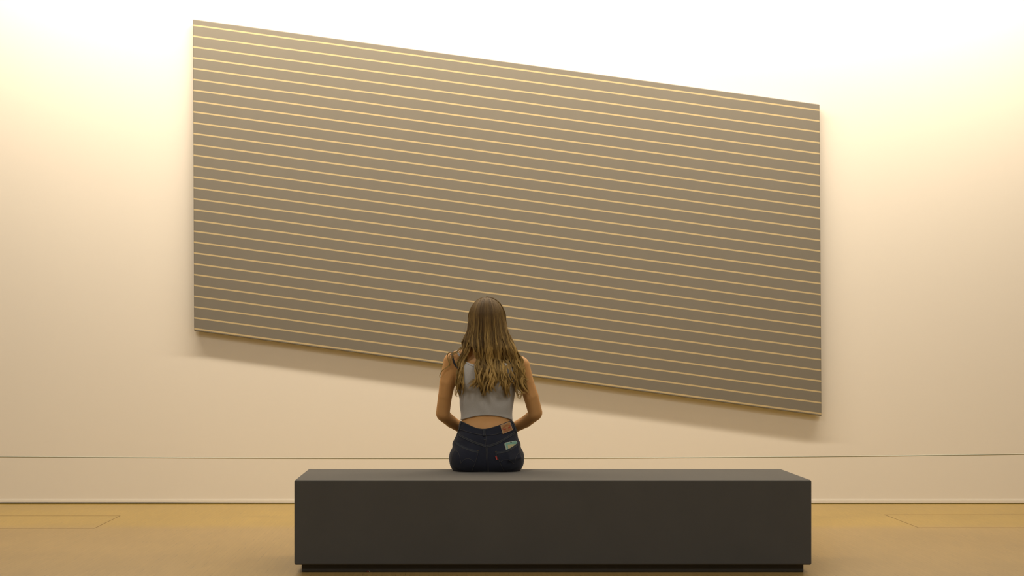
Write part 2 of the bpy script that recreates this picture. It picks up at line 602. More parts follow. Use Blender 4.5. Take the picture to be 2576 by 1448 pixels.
def arm(f, side):
    if side < 0:
        S = (-.172, -.008, .552); A = (-.1985, -.008, .447); B = (-.2105, -.004, .377); E = (-.2220, .010, .291)
        m = (-.178, .080, .244); Wr = (-.078, .205, .176); u = np.array([.30, .95, -.10])
        r = (.0465, .0395, .0352, .0350, .0300, .0235)
    else:
        S = (.172, -.008, .529); A = (.1995, -.008, .447); B = (.2245, -.004, .377); E = (.2475, .010, .294)
        m = (.203, .080, .246); Wr = (.085, .205, .176); u = np.array([-.20, .97, -.10])
        r = (.048, .0395, .0378, .0358, .0300, .0235)
    f.cone(S, A, r[0], r[1], .022)
    f.cone(A, B, r[1], r[2], .003)
    f.cone(B, E, r[2], r[3], .003)
    f.cone((E[0] + side * -.004, E[1] + .004, E[2] - .011), m, .0325, r[4], .007)
    f.cone(m, Wr, r[4], r[5], .004)
    # hand resting on the thigh
    u /= np.linalg.norm(u)
    lat = np.cross(u, [0, 0, 1]); lat /= np.linalg.norm(lat)      # to the person's right
    w = np.array(Wr)
    thumb_side = 1 if side < 0 else -1
    lens = {-1.5: (.030, .020, .016), -.5: (.040, .025, .019), .5: (.043, .027, .020), 1.5: (.037, .024, .018)}
    for j, seg in lens.items():
        jj = j * -thumb_side if False else j
        order = jj * thumb_side        # +1.5 = index on thumb side
        sg = lens[order]
        base = w + lat * jj * .012
        kn = w + u * (.083 + .006 * (order == .5) - .006 * (order == -1.5)) + lat * jj * .0195 + np.array([0, 0, .002])
        f.cone(base, kn, .0165, .0105, .012)
        q = kn; r0 = .0098
        for si, (sl, dz) in enumerate(zip(sg, (-.06, -.38, -.6))):
            dr = u + lat * jj * .05 + np.array([0, 0, dz]); dr /= np.linalg.norm(dr)
            q2 = q + dr * sl
            f.cone(q, q2, r0, r0 - .0012, .004)
            q = q2; r0 -= .0012
    f.ell(w + u * .045 + np.array([0, 0, -.004]), (.030, .040, .013), .012)
    t0 = w + u * .022 + lat * thumb_side * .018
    t1 = t0 + u * .030 + lat * thumb_side * .024 + np.array([0, 0, -.006])
    t2 = t1 + u * .030 + lat * thumb_side * .008 + np.array([0, 0, -.006])
    t3 = t2 + u * .022 + np.array([0, 0, -.006])
    f.cone(t0, t1, .0150, .0118, .012); f.cone(t1, t2, .0115, .0098, .005); f.cone(t2, t3, .0098, .0080, .005)


def arms_only(f):
    arm(f, -1); arm(f, 1)


def lower(f, o=0.0):
    """hips and legs, o = growth"""
    f.add(lambda X, Y, Z: torso_fn(X, Y, Z, 2.5) - o, (-.22, -.14, -.03), (.22, .14, .32), k=.004)
    for s in (-1, 1):
        f.ell((s * .081, -.042, .066), (.097 + o, .081 + o, .086 + o), .02)
        f.cone((s * .096, .05, .072), (s * .105, .44, .074), .074 + o, .060 + o, .03)
        f.cone((s * .105, .445, .068), (s * .108, .475, -.12), .058 + o, .053 + o, .035)
        f.cone((s * .108, .475, -.12), (s * .110, .485, -.350), .053 + o, .042 + o, .02)


def build_body():
    f = Field((-.30, -.16, -.44), (.315, .64, .90), .004)
    lower(f, -.007)
    add_upper_torso(f)
    # neck, shoulders
    f.cone((0, -.030, .56), (0, -.004, .70), .056, .049, .03)
    for s, za in ((-1, .566), (1, .545)):
        f.cone((s * .035, -.028, .622), (s * .155, -.012, za), .033, .036, .035)
        f.cone((s * .02, .045, .575), (s * .15, .02, za - .002), .012, .014, .02)       # collar bones
    arms_only(f)
    # head
    f.ell((0, .010, .785), (.073, .092, .088), .02)
    f.ell((0, .050, .728), (.053, .055, .072), .03)
    f.cone((0, .083, .676), (0, .078, .690), .019, .024, .02)
    for s in (-1, 1):
        f.ell((s * .036, .076, .735), (.022, .019, .024), .02)
        f.cone((s * .012, .100, .780), (s * .048, .080, .784), .010, .008, .015)
        f.cone((s * .058, .02, .715), (s * .035, .07, .682), .014, .014, .03)
        f.ell((s * .0725, .010, .752), (.007, .018, .030), .006)
        f.sub(ell_fn((s * .031, .112, .764), (.017, .016, .010)), (s * .031 - .02, .09, .74), (s * .031 + .02, .13, .78), .012)
    for s in (-1, 1):
        f.ell((s * .031, .0890, .7735), (.0165, .0100, .0036), .003)
        f.ell((s * .031, .0880, .7545), (.0150, .0095, .0028), .003)
    f.cone((0, .102, .770), (0, .119, .735), .0075, .0095, .012)
    for s in (-1, 1): f.ell((s * .009, .110, .731), (.008, .009, .006), .006)
    f.ell((0, .101, .7075), (.021, .010, .0055), .004)
    f.ell((0, .100, .6985), (.018, .010, .0060), .004)
    f.sub(ell_fn((0, .114, .703), (.024, .008, .0014)), (-.025, .1, .70), (.025, .125, .706), .003)
    # feet inside the shoes
    for s in (-1, 1):
        f.cone((s * .110, .475, -.36), (s * .118, .60, -.405), .032, .024, .02)
    # flat where it rests on the bench top (only above the bench, up to its far edge)
    X = f.ax[0][:, None, None]; Y = f.ax[1][None, :, None]; Z = f.ax[2][None, None, :]
    flat = np.maximum(.004 - Z, 0) * (Y < .135) + (-1) * (Y >= .135)
    f.d = np.where((Y < .135) & (Z < .06), np.maximum(f.d, .004 - Z), f.d).astype(np.float32)
    V, Q = f.mesh()
    return smooth_verts(V, Q, 2), Q, f


bV, bQ, bF = build_body()
body = np_mesh('body', bV, bQ, M_skin, person)

WAIST_C = .0385


def zw(X, Y):
    dip = WAIST_C * np.clip(1 - (X / .128) ** 2, 0, None)
    return np.where(Y < 0, .2555 - dip, .2555)


def build_jeans(cut=True):
    f = Field((-.22, -.16, -.44), (.22, .56, .30), .0035)
    lower(f, 0.0035)
    X = f.ax[0][:, None, None]; Y = f.ax[1][None, :, None]; Z = f.ax[2][None, None, :]
    # soft folds: at the hip crease, across the seat and knees
    w = .0022 * np.sin(55 * (Z * 1.0 + .55 * np.abs(X)) + 9 * X) * np.exp(-((Z - .20) / .05) ** 2) * np.clip(np.abs(X) / .12, 0, 1)
    w2 = .0028 * np.sin(70 * (Y - .4 * np.abs(X)) + 20 * Z) * np.exp(-((Y - .40) / .08) ** 2)
    w3 = .003 * np.sin(90 * (Z + .25 * np.abs(X))) * np.exp(-((Z - .125) / .03) ** 2) * np.clip((np.abs(X) - .14) / .03, 0, 1)
    cleft = .0022 * np.exp(-(X / .012) ** 2) * np.clip((.13 - Z) / .05, 0, 1) * (Y < 0)
    f.d += (w + w2 + w3 + cleft).astype(np.float32)
    f.d = np.where((Y < .135) & (Z < .06), np.maximum(f.d, .0005 - Z), f.d)
    f.d = np.maximum(f.d, (Z - zw(X, Y) + .004) * .9 if cut else Z - .285).astype(np.float32)
    f.d = np.maximum(f.d, -.372 - Z).astype(np.float32)
    V, Q = f.mesh()
    return smooth_verts(V, Q, 1), Q


jV, jQ = build_jeans()
uV, uQ = build_jeans(False)
jeans = np_mesh('jeans', jV, jQ, M_denim, person)
tag(jeans, 'dark blue denim jeans')


def build_top():
    f = Field((-.20, -.16, .23), (.20, .17, .62), .003)
    add_upper_torso(f)
    f.d -= .0045
    X = f.ax[0][:, None, None]; Y = f.ax[1][None, :, None]; Z = f.ax[2][None, None, :]
    wr = .0012 * np.sin(60 * Z + 22 * X + 3 * np.sin(25 * X)) * np.exp(-((Z - .36) / .08) ** 2)
    f.d += wr.astype(np.float32)
    HEMF = .2575 - .0075 * np.clip(Y / .05, 0, 1)
    hem = np.where(Y < 0, .2575 + .0255 * np.clip(1 - (X / .130) ** 2, 0, None), HEMF)
    neck = np.where(Y < 0, .530 + .030 * (np.abs(X) / .118) ** 2, .475 + .03 * (np.abs(X) / .11) ** 2)
    xa = np.interp(Z, [.42, .45, .475, .51, .565], [.30, .158, .143, .130, .119])
    f.d = np.maximum(f.d, hem - Z); f.d = np.maximum(f.d, Z - neck)
    f.d = np.maximum(f.d, np.abs(X) - xa).astype(np.float32)
    V, Q = f.mesh()
    return smooth_verts(V, Q, 1), Q


tV, tQ = build_top()
HEMF = .2575 - .0075 * np.clip(tV[:, 1] / .05, 0, 1)
hem_ = np.where(tV[:, 1] < 0, .2575 + .0255 * np.clip(1 - (tV[:, 0] / .130) ** 2, 0, None), HEMF)
nr = tV[:, 2] < hem_ + .0022
tV[nr, 2] = hem_[nr]
top = np_mesh('crop_top', tV, tQ, M_top, person)
tag(top, 'grey sleeveless crop top')


def bvh_of(*pairs):
    V = []; Q = []; o = 0
    for v, q in pairs:
        V.append(v); Q.append(q + o); o += len(v)
    return BVHTree.FromPolygons([Vector(v) for v in np.concatenate(V)], np.concatenate(Q).tolist())


BJ = bvh_of((uV, uQ))
BB = bvh_of((bV, bQ))
BT = bvh_of((bV, bQ), (tV, tQ))
camL = Vector((0, 0, HC)) - PO


def hit(tree, px, py):
    """where the line of sight through a picture point meets the figure (local)"""
    dr = (P(px, py, 8.3) - PO - camL).normalized()
    loc, no, i, di = tree.ray_cast(camL, dr)
    if loc is None or loc.y > .03:
        loc, no, i, di = tree.find_nearest(Vector(LP(px, py, -.05)))
    if no.dot(dr) > 0: no = -no
    return np.array(loc), np.array(no)


def patch(name, tree, grid, mat_, parent, out=.002, back=.002, outfn=None):
    """sheet lying on the figure: grid[i][j] = picture points, thickness out+back"""
    ni, nj = len(grid), len(grid[0])
    A = []; B = []
    for i in range(ni):
        for j in range(nj):
            l, n = hit(tree, *grid[i][j])
            oo = out if outfn is None else outfn(i / (ni - 1), j / (nj - 1))
            A.append(l + n * oo); B.append(l - n * back)
    V = np.array(A + B); N_ = ni * nj
    Q = []
    for i in range(ni - 1):
        for j in range(nj - 1):
            a, b, c, d = i * nj + j, i * nj + j + 1, (i + 1) * nj + j + 1, (i + 1) * nj + j
            Q.append((a, d, c, b)); Q.append((N_ + a, N_ + b, N_ + c, N_ + d))
    rim = [(0, j) for j in range(nj)] + [(i, nj - 1) for i in range(1, ni)] + [(ni - 1, j) for j in range(nj - 2, -1, -1)] + [(i, 0) for i in range(ni - 2, 0, -1)]
    for k in range(len(rim)):
        a = rim[k][0] * nj + rim[k][1]; b = rim[(k + 1) % len(rim)]; b = b[0] * nj + b[1]
        Q.append((a, b, N_ + b, N_ + a))
    o = np_mesh(name, V, np.array(Q), mat_, parent)
    m = o.modifiers.new('split', 'EDGE_SPLIT'); m.split_angle = math.radians(50)
    return o


def polyline(pts, step=1.5):
    pts = np.array(pts, float)
    seg = np.linalg.norm(np.diff(pts, axis=0), axis=1); s = np.concatenate([[0], np.cumsum(seg)])
    n = max(3, int(s[-1] / step) + 1)
    q = np.linspace(0, s[-1], n)
    return np.stack([np.interp(q, s, pts[:, 0]), np.interp(q, s, pts[:, 1])], 1)


def curve2(pts, n):
    return catmull(np.array(pts, float), n)


def ribbon_grid(center, w, rows=3):
    c = np.array(center); t = np.gradient(c, axis=0); t /= np.linalg.norm(t, axis=1)[:, None]
    nrm = np.stack([-t[:, 1], t[:, 0]], 1)
    return [[tuple(c[i] + nrm[i] * w * (k / (rows - 1) - .5)) for i in range(len(c))] for k in range(rows)]


def z4(*pts):          # points read off the enlarged hip view
    k = 230 / 1850
    return [(1110 + x * k, 1020 + y * k) for x, y in pts]


# --- waistband
wt = curve2(z4((388, 305), (470, 340), (560, 382), (645, 424), (730, 452), (800, 464), (860, 468), (930, 461), (1000, 446), (1100, 416), (1200, 380), (1320, 332), (1428, 292)), 60)
wb = curve2(z4((345, 470), (430, 500), (520, 532), (645, 566), (780, 590), (840, 600), (900, 605), (980, 600), (1060, 592), (1130, 580), (1210, 556), (1360, 505), (1490, 450)), 60)
grid = [[tuple(wt[j] * (1 - t) + wb[j] * t) for j in range(60)] for t in np.linspace(0, 1, 9)]
band = patch('waistband', BJ, grid, M_denim, jeans, out=.0022, back=.003)
# --- seams and yoke bands
yl = curve2(z4((322, 556), (400, 612), (500, 664), (600, 710), (700, 750), (800, 784), (915, 818)), 34)
yr = curve2(z4((925, 818), (1010, 800), (1100, 770), (1200, 722), (1300, 664), (1400, 602), (1505, 535)), 34)
patch('yoke_seam', BJ, ribbon_grid(yl, 5.2), M_band, jeans, out=.0012)
patch('yoke_seam', BJ, ribbon_grid(yr, 5.2), M_band, jeans, out=.0012)
cs_ = curve2(z4((893, 605), (905, 720), (918, 850), (926, 1000), (936, 1130), (950, 1335)), 40)
patch('centre_seam', BJ, ribbon_grid(cs_, 2.6), M_denim, jeans, out=.0012)
# --- belt loops
patch('belt_loop', BJ, ribbon_grid(curve2(z4((864, 470), (866, 540), (872, 612)), 8), 6.6), M_band, jeans, out=.0052, back=.002)
patch('belt_loop', BJ, ribbon_grid(curve2(z4((372, 318), (350, 400), (330, 500)), 8), 2.4), M_band, jeans, out=.0052, back=.002)
patch('belt_loop', BJ, ribbon_grid(curve2(z4((1440, 318), (1470, 420), (1512, 535)), 8), 3.0), M_band, jeans, out=.0052, back=.002)

# --- back pockets
def pocket(topc, botc, name='back_pocket', outfn=None):
    T_ = curve2(topc, 18); B_ = curve2(botc, 18)
    g = [[tuple(T_[j] * (1 - t) + B_[j] * t) for j in range(18)] for t in np.linspace(0, 1, 16)]
    return patch(name, BJ, g, M_denim, jeans, out=.0022, back=.002, outfn=outfn)


pl_top = z4((285, 700), (370, 770), (480, 832), (620, 882), (755, 912))
pl_bot = z4((205, 1170), (285, 1240), (390, 1285), (500, 1312), (622, 1325))
pr_top = z4((1088, 922), (1190, 918), (1290, 902), (1370, 868), (1440, 828), (1510, 778), (1588, 708))
pr_bot = z4((1268, 1325), (1340, 1318), (1420, 1302), (1500, 1275), (1560, 1245), (1622, 1210), (1672, 1150))
pocket(pl_top, pl_bot)


# --- phone in the right back pocket (a thing of its own)
def make_phone():
    ph_c = [np.array(q) for q in z4((1262, 795), (1500, 672))]
    l0, n0 = hit(BJ, *z4((1275, 800))[0]); l1, n1 = hit(BJ, *z4((1500, 705))[0]); l2, n2 = hit(BJ, *(1292, 1163))
    ex = l1 - l0; ex /= np.linalg.norm(ex)
    dn = l2 - (l0 + l1) / 2; dn = dn - ex * dn.dot(ex); dn /= np.linalg.norm(dn)
    dr_ = l2 - (l0 + l1) / 2; dr_ /= np.linalg.norm(dr_); dn = dn * .35 + dr_ * .65; dn /= np.linalg.norm(dn)
    ey = -dn                         # up along the phone
    ex = ex - ey * ex.dot(ey); ex /= np.linalg.norm(ex)
    nn = np.cross(ex, ey)
    if nn[1] > 0: nn = -nn; ex = -ex
    a = np.array(LP(*ph_c[0], l0[1])); b = np.array(LP(*ph_c[1], l1[1]))
    wv = np.linalg.norm(b - a) - .004
    mid = (l0 + l1) / 2 + nn * .0068
    topc = (a + b) / 2
    mid = mid + ey * ((topc - mid).dot(ey))
    hgt = .092
    root = empty('smartphone', Vector(mid) + PO)
    R = Matrix((ex, ey, nn)).transposed().to_4x4()
    root.matrix_world = Matrix.Translation(Vector(mid) + PO) @ R
    tag(root, 'teal smartphone in a clear case sticking out of the right back jeans pocket', 'phone')

    def slab(name, x0, x1, y0, y1, z0, z1, r, m_, parent):
        pts = []
        for cx_, cy_, a0 in ((x1 - r, y1 - r, 0), (x0 + r, y1 - r, 90), (x0 + r, y0 + r, 180), (x1 - r, y0 + r, 270)):
            for k in range(7):
                an = math.radians(a0 + 15 * k); pts.append((cx_ + r * math.cos(an), cy_ + r * math.sin(an)))
        n = len(pts); V = [(x, y, z0) for x, y in pts] + [(x, y, z1) for x, y in pts]
        me = bpy.data.meshes.new(name)
        me.from_pydata(V, [], [list(range(n))[::-1], list(range(n, 2 * n))] + [(i, (i + 1) % n, n + (i + 1) % n, n + i) for i in range(n)])
        me.materials.append(m_)
        o = link(bpy.data.objects.new(name, me), parent)
        bv = o.modifiers.new('bevel', 'BEVEL'); bv.width = min(.0012, (z1 - z0) * .3); bv.segments = 2
        return o
    h = wv / 2
    case = slab('phone_case', -h, h, -hgt, 0, -.0045, .0042, .009, M_clear, root)
    slab('phone_body', -h + .0022, h - .0022, -hgt + .002, -.0022, -.0035, .0047, .007, M_phone, root)
    cd = bpy.data.meshes.new('card')
    cd.from_pydata([(-h + .013, -.0155, .0048), (-h + .0135, -.012, .0048), (h - .002, -.019, .0048), (h - .002, -.06, .0048), (-h + .008, -.06, .0048),
                    (-h + .013, -.0155, .0053), (-h + .0135, -.012, .0053), (h - .002, -.019, .0053), (h - .002, -.06, .0053), (-h + .008, -.06, .0053)], [],
                   [(4, 3, 2, 1, 0), (5, 6, 7, 8, 9)] + [(i, (i + 1) % 5, 5 + (i + 1) % 5, 5 + i) for i in range(5)])
    cd.materials.append(M_card)
    card = link(bpy.data.objects.new('card', cd), root)
    slab('card_mark', -.006, -.003, -.030, -.026, .0051, .0056, .001, M_cardmark, card)
    slab('camera_lens', -.003, .004, -.0062, -.0008, .0042, .0058, .0025, M_black, root)
    Vc, Qc = [], []
    M_ = Matrix.Translation(Vector(mid)) @ R
    for x in (-h, h):
        for y in (-hgt, 0):
            for z in (-.0045, .0058): Vc.append(M_ @ Vector((x, y, z)))
    tree = BVHTree.FromPolygons(Vc, box_data(0, 1, 0, 1, 0, 1)[1])
    return root, tree


phone_root, phone_bvh = make_phone()

def covering_pocket():
    """pocket cloth that lies on the seat and stands out over the phone inside it"""
    ni, nj = 34, 34
    T_ = curve2(pr_top, nj); B_ = curve2(pr_bot, nj)
    need = np.full((ni, nj), .0022); base = []
    for i in range(ni):
        row = []
        for j in range(nj):
            t = i / (ni - 1)
            q = T_[j] * (1 - t) + B_[j] * t
            l, n = hit(BJ, *q)
            dr = (Vector(l) - camL).normalized()
            h_ = phone_bvh.ray_cast(camL, dr)
            if h_[0] is not None:
                need[i, j] = max(.0022, (Vector(l) - camL).length - h_[3] + .0018)
            row.append((l, np.array(dr)))
        base.append(row)
    o = need.copy()
    for _ in range(14):
        p = np.pad(o, 1, mode='edge')
        sm = (p[:-2, 1:-1] + p[2:, 1:-1] + p[1:-1, :-2] + p[1:-1, 2:]) / 4
        o = np.maximum(sm, need)
    fade = np.minimum(1, np.minimum(np.arange(nj), nj - 1 - np.arange(nj)) / 4)[None, :]
    fb = np.minimum(1, (ni - 1 - np.arange(ni)) / 7)[:, None]
    o = np.maximum(.0022 + (o - .0022) * fade * fb, np.where(need > .0023, need, 0))
    o[-1, :] = .0005; o[1:, 0] = .0005; o[2:, -1] = .0005
    A = np.array([[base[i][j][0] - base[i][j][1] * o[i, j] for j in range(nj)] for i in range(ni)]).reshape(-1, 3)
    Bk = np.array([[base[i][j][0] - base[i][j][1] * max(-.002, o[i, j] - (.0015 if i == 0 else .004) if 0 < j < nj - 1 and i < ni - 1 else -.002) for j in range(nj)] for i in range(ni)]).reshape(-1, 3)
    V = np.concatenate([A, Bk]); N_ = ni * nj; Q = []
    for i in range(ni - 1):
        for j in range(nj - 1):
            a, b, c, d = i * nj + j, i * nj + j + 1, (i + 1) * nj + j + 1, (i + 1) * nj + j
            Q.append((a, d, c, b))
    for j in range(nj - 1):
        Q.append((j, j + 1, N_ + j + 1, N_ + j))
    for i in range(ni - 1):
        a, b = i * nj, (i + 1) * nj; Q.append((b, a, N_ + a, N_ + b))
        a, b = a + nj - 1, b + nj - 1; Q.append((a, b, N_ + b, N_ + a))
    return np_mesh('back_pocket', V, np.array(Q), M_denim, jeans)


rp = covering_pocket()
BJ2 = bvh_of((uV, uQ), (np.array([v.co[:] for v in rp.data.vertices]), np.array([list(p.vertices) for p in rp.data.polygons])))


def shift(c, dx, dy): return [(x + dx, y + dy) for x, y in c]


patch('pocket_hem', BJ, ribbon_grid(shift(curve2(pl_top, 24), -.4, 2.6), 5.0), M_band, jeans, out=.0030, back=.001)
patch('pocket_hem', BJ2, ribbon_grid(shift(curve2(pr_top, 24), .8, 2.6), 5.0), M_band, jeans, out=.0010, back=.001)

# --- stitching, one mesh of thread lines
lines = []
def stitch(tree, c, off=.0026):
    out = []
    for x, y in polyline(c, 1.2):
        l, n = hit(tree, x, y); out.append(l + n * off)
    lines.append(np.array(out))


for dy in (-2.2, 2.2):
    stitch(BJ, shift(yl, 0, dy), .0014); stitch(BJ, shift(yr, 0, dy), .0014)
stitch(BJ, wb + np.array([0, -.8]), .0026); stitch(BJ, wt + np.array([0, 1.4]), .0026)
stitch(BJ, cs_ + np.array([-2.0, 0]), .0008); stitch(BJ, cs_ + np.array([1.6, 0]), .0008)
stitch(BJ, curve2(z4((285, 705), (268, 890), (225, 1050), (208, 1160)), 20))
stitch(BJ, curve2(z4((752, 930), (690, 1130), (612, 1335)), 20))
stitch(BJ, curve2(z4((232, 968), (262, 925), (300, 912), (340, 940), (372, 1010), (388, 1085), (402, 1160)), 26))
stitch(BJ, curve2(z4((402, 1160), (440, 1112), (490, 1078), (545, 1068), (600, 1085), (640, 1112), (672, 1140)), 26))
stitch(BJ, shift(curve2(pl_top, 24), -.8, 5.0))
stitch(BJ2, curve2(z4((1092, 935), (1140, 1045), (1190, 1150), (1235, 1250), (1274, 1335)), 20), .0008)
stitch(BJ2, curve2(z4((1592, 800), (1612, 930), (1636, 1010), (1652, 1100)), 16), .0008)
stitch(BJ2, curve2(z4((1188, 1142), (1240, 1105), (1330, 1090), (1390, 1108), (1440, 1145), (1480, 1180)), 26), .0008)
stitch(BJ2, curve2(z4((1480, 1180), (1495, 1130), (1512, 1050), (1545, 975), (1600, 928)), 22), .0008)
stitch(BJ2, shift(curve2(pr_top, 24), 1.2, 5.0), .0008)
for dx in (-2.6, 2.6): stitch(BJ, shift(curve2(z4((864, 472), (866, 540), (872, 610)), 8), dx, 0), .0056)
tubes('stitching', lines, .00055, M_stitch, jeans, n=5)
# bar tacks at the pocket corners
for px, py, dx, dy in ((z4((738, 908))[0] + (4.5, 1.0)), (z4((1108, 924))[0] + (4.0, -.6)), (z4((290, 700))[0] + (1.2, 2.4)), (z4((882, 693))[0] + (5, 0)), (z4((1510, 530))[0] + (3.0, -1.2))):
    a = [hit(BJ2, px - dx / 2 + dx * t, py - dy / 2 + dy * t) for t in np.linspace(0, 1, 5)]
    tubes('bar_tack', [np.array([l + n * .0032 for l, n in a])], .0010, M_tack if dx != 5 else M_stitch, jeans, n=6)

# --- leather patch with its red print
pc = [np.array(q) for q in z4((1190, 396), (1382, 324), (1441, 494), (1241, 577))]


def bil(u, v):
    return tuple((pc[0] * (1 - u) + pc[1] * u) * (1 - v) + (pc[3] * (1 - u) + pc[2] * u) * v)


g = [[bil(u, v) for u in np.linspace(0, 1, 10)] for v in np.linspace(0, 1, 10)]
lp = patch('leather_patch', BJ, g, M_patch, jeans, out=.0038, back=.001)
tag(lp, 'tan leather patch with red print')
lp.data.materials.append(M_red); lp.data.materials.append(M_thread_w)


def text_outline(body, size):
    cu = bpy.data.curves.new('txt', 'FONT'); cu.body = body; cu.size = size; cu.align_x = 'CENTER'
    o = bpy.data.objects.new('txt', cu); COL.objects.link(o)
    dg = bpy.context.evaluated_depsgraph_get()
    me = bpy.data.meshes.new_from_object(o.evaluated_get(dg))
    V = np.array([v.co[:] for v in me.vertices]); Fp = [list(p.vertices) for p in me.polygons]
    bpy.data.objects.remove(o); bpy.data.meshes.remove(me); bpy.data.curves.remove(cu)
    return V, Fp


def onto_patch(uv, off=.0044):
    l, n = hit(BJ, *bil(float(uv[0]), float(uv[1]))); return l + n * off


def add_marks(o, polys, mi):
    """polys: list of (verts(n,3), faces)"""
    import bmesh
    bm = bmesh.new(); bm.from_mesh(o.data)
    for V, Fp in polys:
        vs = [bm.verts.new(v) for v in V]
        for f_ in Fp:
            try:
                fc = bm.faces.new([vs[i] for i in f_]); fc.material_index = mi
            except ValueError:
                pass
    bm.to_mesh(o.data); bm.free()


marks = []
V, Fp = text_outline("LEVI STRAUSS & CO.", .13)
wid = V[:, 0].max() - V[:, 0].min()
marks.append(([onto_patch((.52 + x / wid * .74, .34 - y * 1.1 + .18 * (x / wid * 2) ** 2 - .06)) for x, y, _ in V], Fp))
V, Fp = text_outline("TWO HORSE BRAND", .09)
wid = V[:, 0].max() - V[:, 0].min()


def stroke(uvs, w):
    c = polyline(np.array(uvs) * 20, .6) / 20
    t = np.gradient(c, axis=0); t /= np.linalg.norm(t, axis=1)[:, None] + 1e-9
    n = np.stack([-t[:, 1], t[:, 0]], 1) * w / 2
    V = [onto_patch(p) for p in np.concatenate([c + n, c - n])]
    m_ = len(c)
    marks.append((V, [(i, i + 1, m_ + i + 1, m_ + i) for i in range(m_ - 1)]))


# two small horse shapes pulling apart, the rope between them, and the worn lettering under them
for s, cx_ in ((1, .30), (-1, .74)):
    bx = lambda x: cx_ + s * x
    stroke([(bx(-.10), .56), (bx(.06), .56), (bx(.10), .58)], .085)
    stroke([(bx(-.09), .56), (bx(-.14), .47)], .05); stroke([(bx(-.14), .47), (bx(-.19), .49)], .035)
    stroke([(bx(-.09), .58), (bx(-.13), .70)], .025); stroke([(bx(-.05), .58), (bx(-.05), .70)], .025)
    stroke([(bx(.05), .58), (bx(.05), .70)], .025); stroke([(bx(.09), .58), (bx(.12), .70)], .025)
stroke([(.42, .56), (.50, .60), (.62, .56)], .02)
stroke([(.12, .34), (.12, .40), (.30, .385), (.52, .36), (.74, .385), (.92, .40), (.92, .34)], .02)
stroke([(.12, .76), (.92, .76)], .02)
V, Fp = text_outline("LEVI'S", .2)
wid = V[:, 0].max() - V[:, 0].min()
marks.append(([onto_patch((.50 + x / wid * .62, .91 - y * .62)) for x, y, _ in V], Fp))
add_marks(lp, marks, 1)
edge = [bil(u, v) for u, v in ((.035, .035), (.965, .035), (.965, .965), (.035, .965), (.035, .035))]
ev = []
for x, y in polyline(edge, 1.0):
    l, n = hit(BJ, x, y); ev.append(l + n * .0040)
ptube = tube_data(np.array(ev), .0004, 5)
add_marks(lp, [(ptube[0].tolist(), [list(q) for q in ptube[1]])], 2)

# --- red tab
tabg = [[tuple(np.array(q)) for q in np.linspace(a, b, 4)] for a, b in zip(
    np.linspace(z4((1093, 1022))[0], z4((1112, 1094))[0], 6), np.linspace(z4((1122, 1018))[0], z4((1141, 1086))[0], 6))]
tab = patch('red_tab', BJ2, tabg, M_redtab, jeans, out=.0032, back=.001)
tab.data.materials.append(M_thread_w)
V, Fp = text_outline("LEVI'S", .2)
wid = V[:, 0].max() - V[:, 0].min()
t0 = np.array(z4((1107, 1021))[0]); t1 = np.array(z4((1127, 1090))[0]); ax = t1 - t0; ay = np.array([ax[1], -ax[0]]) / np.linalg.norm(ax)
tv = []
for x, y, _ in V:
    q = t0 + ax * (.5 + x / wid * .78) + ay * ((y - .07) * 8.5)
    l, n = hit(BJ2, *q); tv.append(l + n * .0038)
add_marks(tab, [(tv, Fp)], 1)

# --- binding seam under the neckline
nb = curve2([(1164, 908.5), (1175, 914.5), (1190, 921.5), (1207, 926), (1224, 927.5), (1241, 926), (1258, 921.5), (1273, 914.5), (1283, 908.5)], 50)
nl = []
for x, y in nb:
    l, n = hit(BT, x, y); nl.append(l + n * .0004)
tubes('neck_seam', [np.array(nl)], .0007, mat('seam_grey', (.13, .125, .12, 1), .9, .1), top, n=5)

# --- straps
def strap(name, pts, w, m_, parent, off=.0034):
    c = catmull(pts, 40)
    s = []; N_ = []
    for p in c:
        l, n, i, d_ = BB.find_nearest(Vector(p))
        s.append(np.array(l)); N_.append(np.array(n))
    s = np.array(s)
    for _ in range(3): s[1:-1] = .25 * s[:-2] + .5 * s[1:-1] + .25 * s[2:]
    T_ = np.gradient(s, axis=0); T_ /= np.linalg.norm(T_, axis=1)[:, None]
    V = []
    for i in range(len(s)):
        n = N_[i]; b = np.cross(T_[i], n); b /= np.linalg.norm(b) + 1e-9
        for sx, oo in ((-.5, off), (.5, off), (.5, -.001), (-.5, -.001)):
            V.append(s[i] + b * w * sx + n * oo)
    Q = []
    for i in range(len(s) - 1):
        for k in range(4):
            Q.append((i * 4 + k, i * 4 + (k + 1) % 4, i * 4 + 4 + (k + 1) % 4, i * 4 + 4 + k))
    o = np_mesh(name, np.array(V), np.array(Q), m_, parent, smooth=False)
    return o


for s in (-1, 1):
    zt = .600 if s < 0 else .585
    strap('top_strap', [(s * .117, -.09, .555), (s * .133, -.07, .580), (s * .148, -.035, zt), (s * .146, .01, zt), (s * .128, .05, .56), (s * .10, .09, .50)], .0105, M_top, top)
    if s < 0:
        bs = [LP(1153, 948, -.10), LP(1146.5, 926, -.09), LP(1142, 911, -.075), LP(1138.3, 898, -.05), (-.170, -.01, .600), (-.165, .02, .585), (-.14, .06, .53)]
    else:
        bs = [(.150, -.09, .47), (.158, -.075, .52), (.168, -.05, .56), (.168, -.02, .578), (.160, .02, .565), (.14, .06, .51)]
    strap('bra_strap', bs, .0095, M_bra, person, off=.0030)

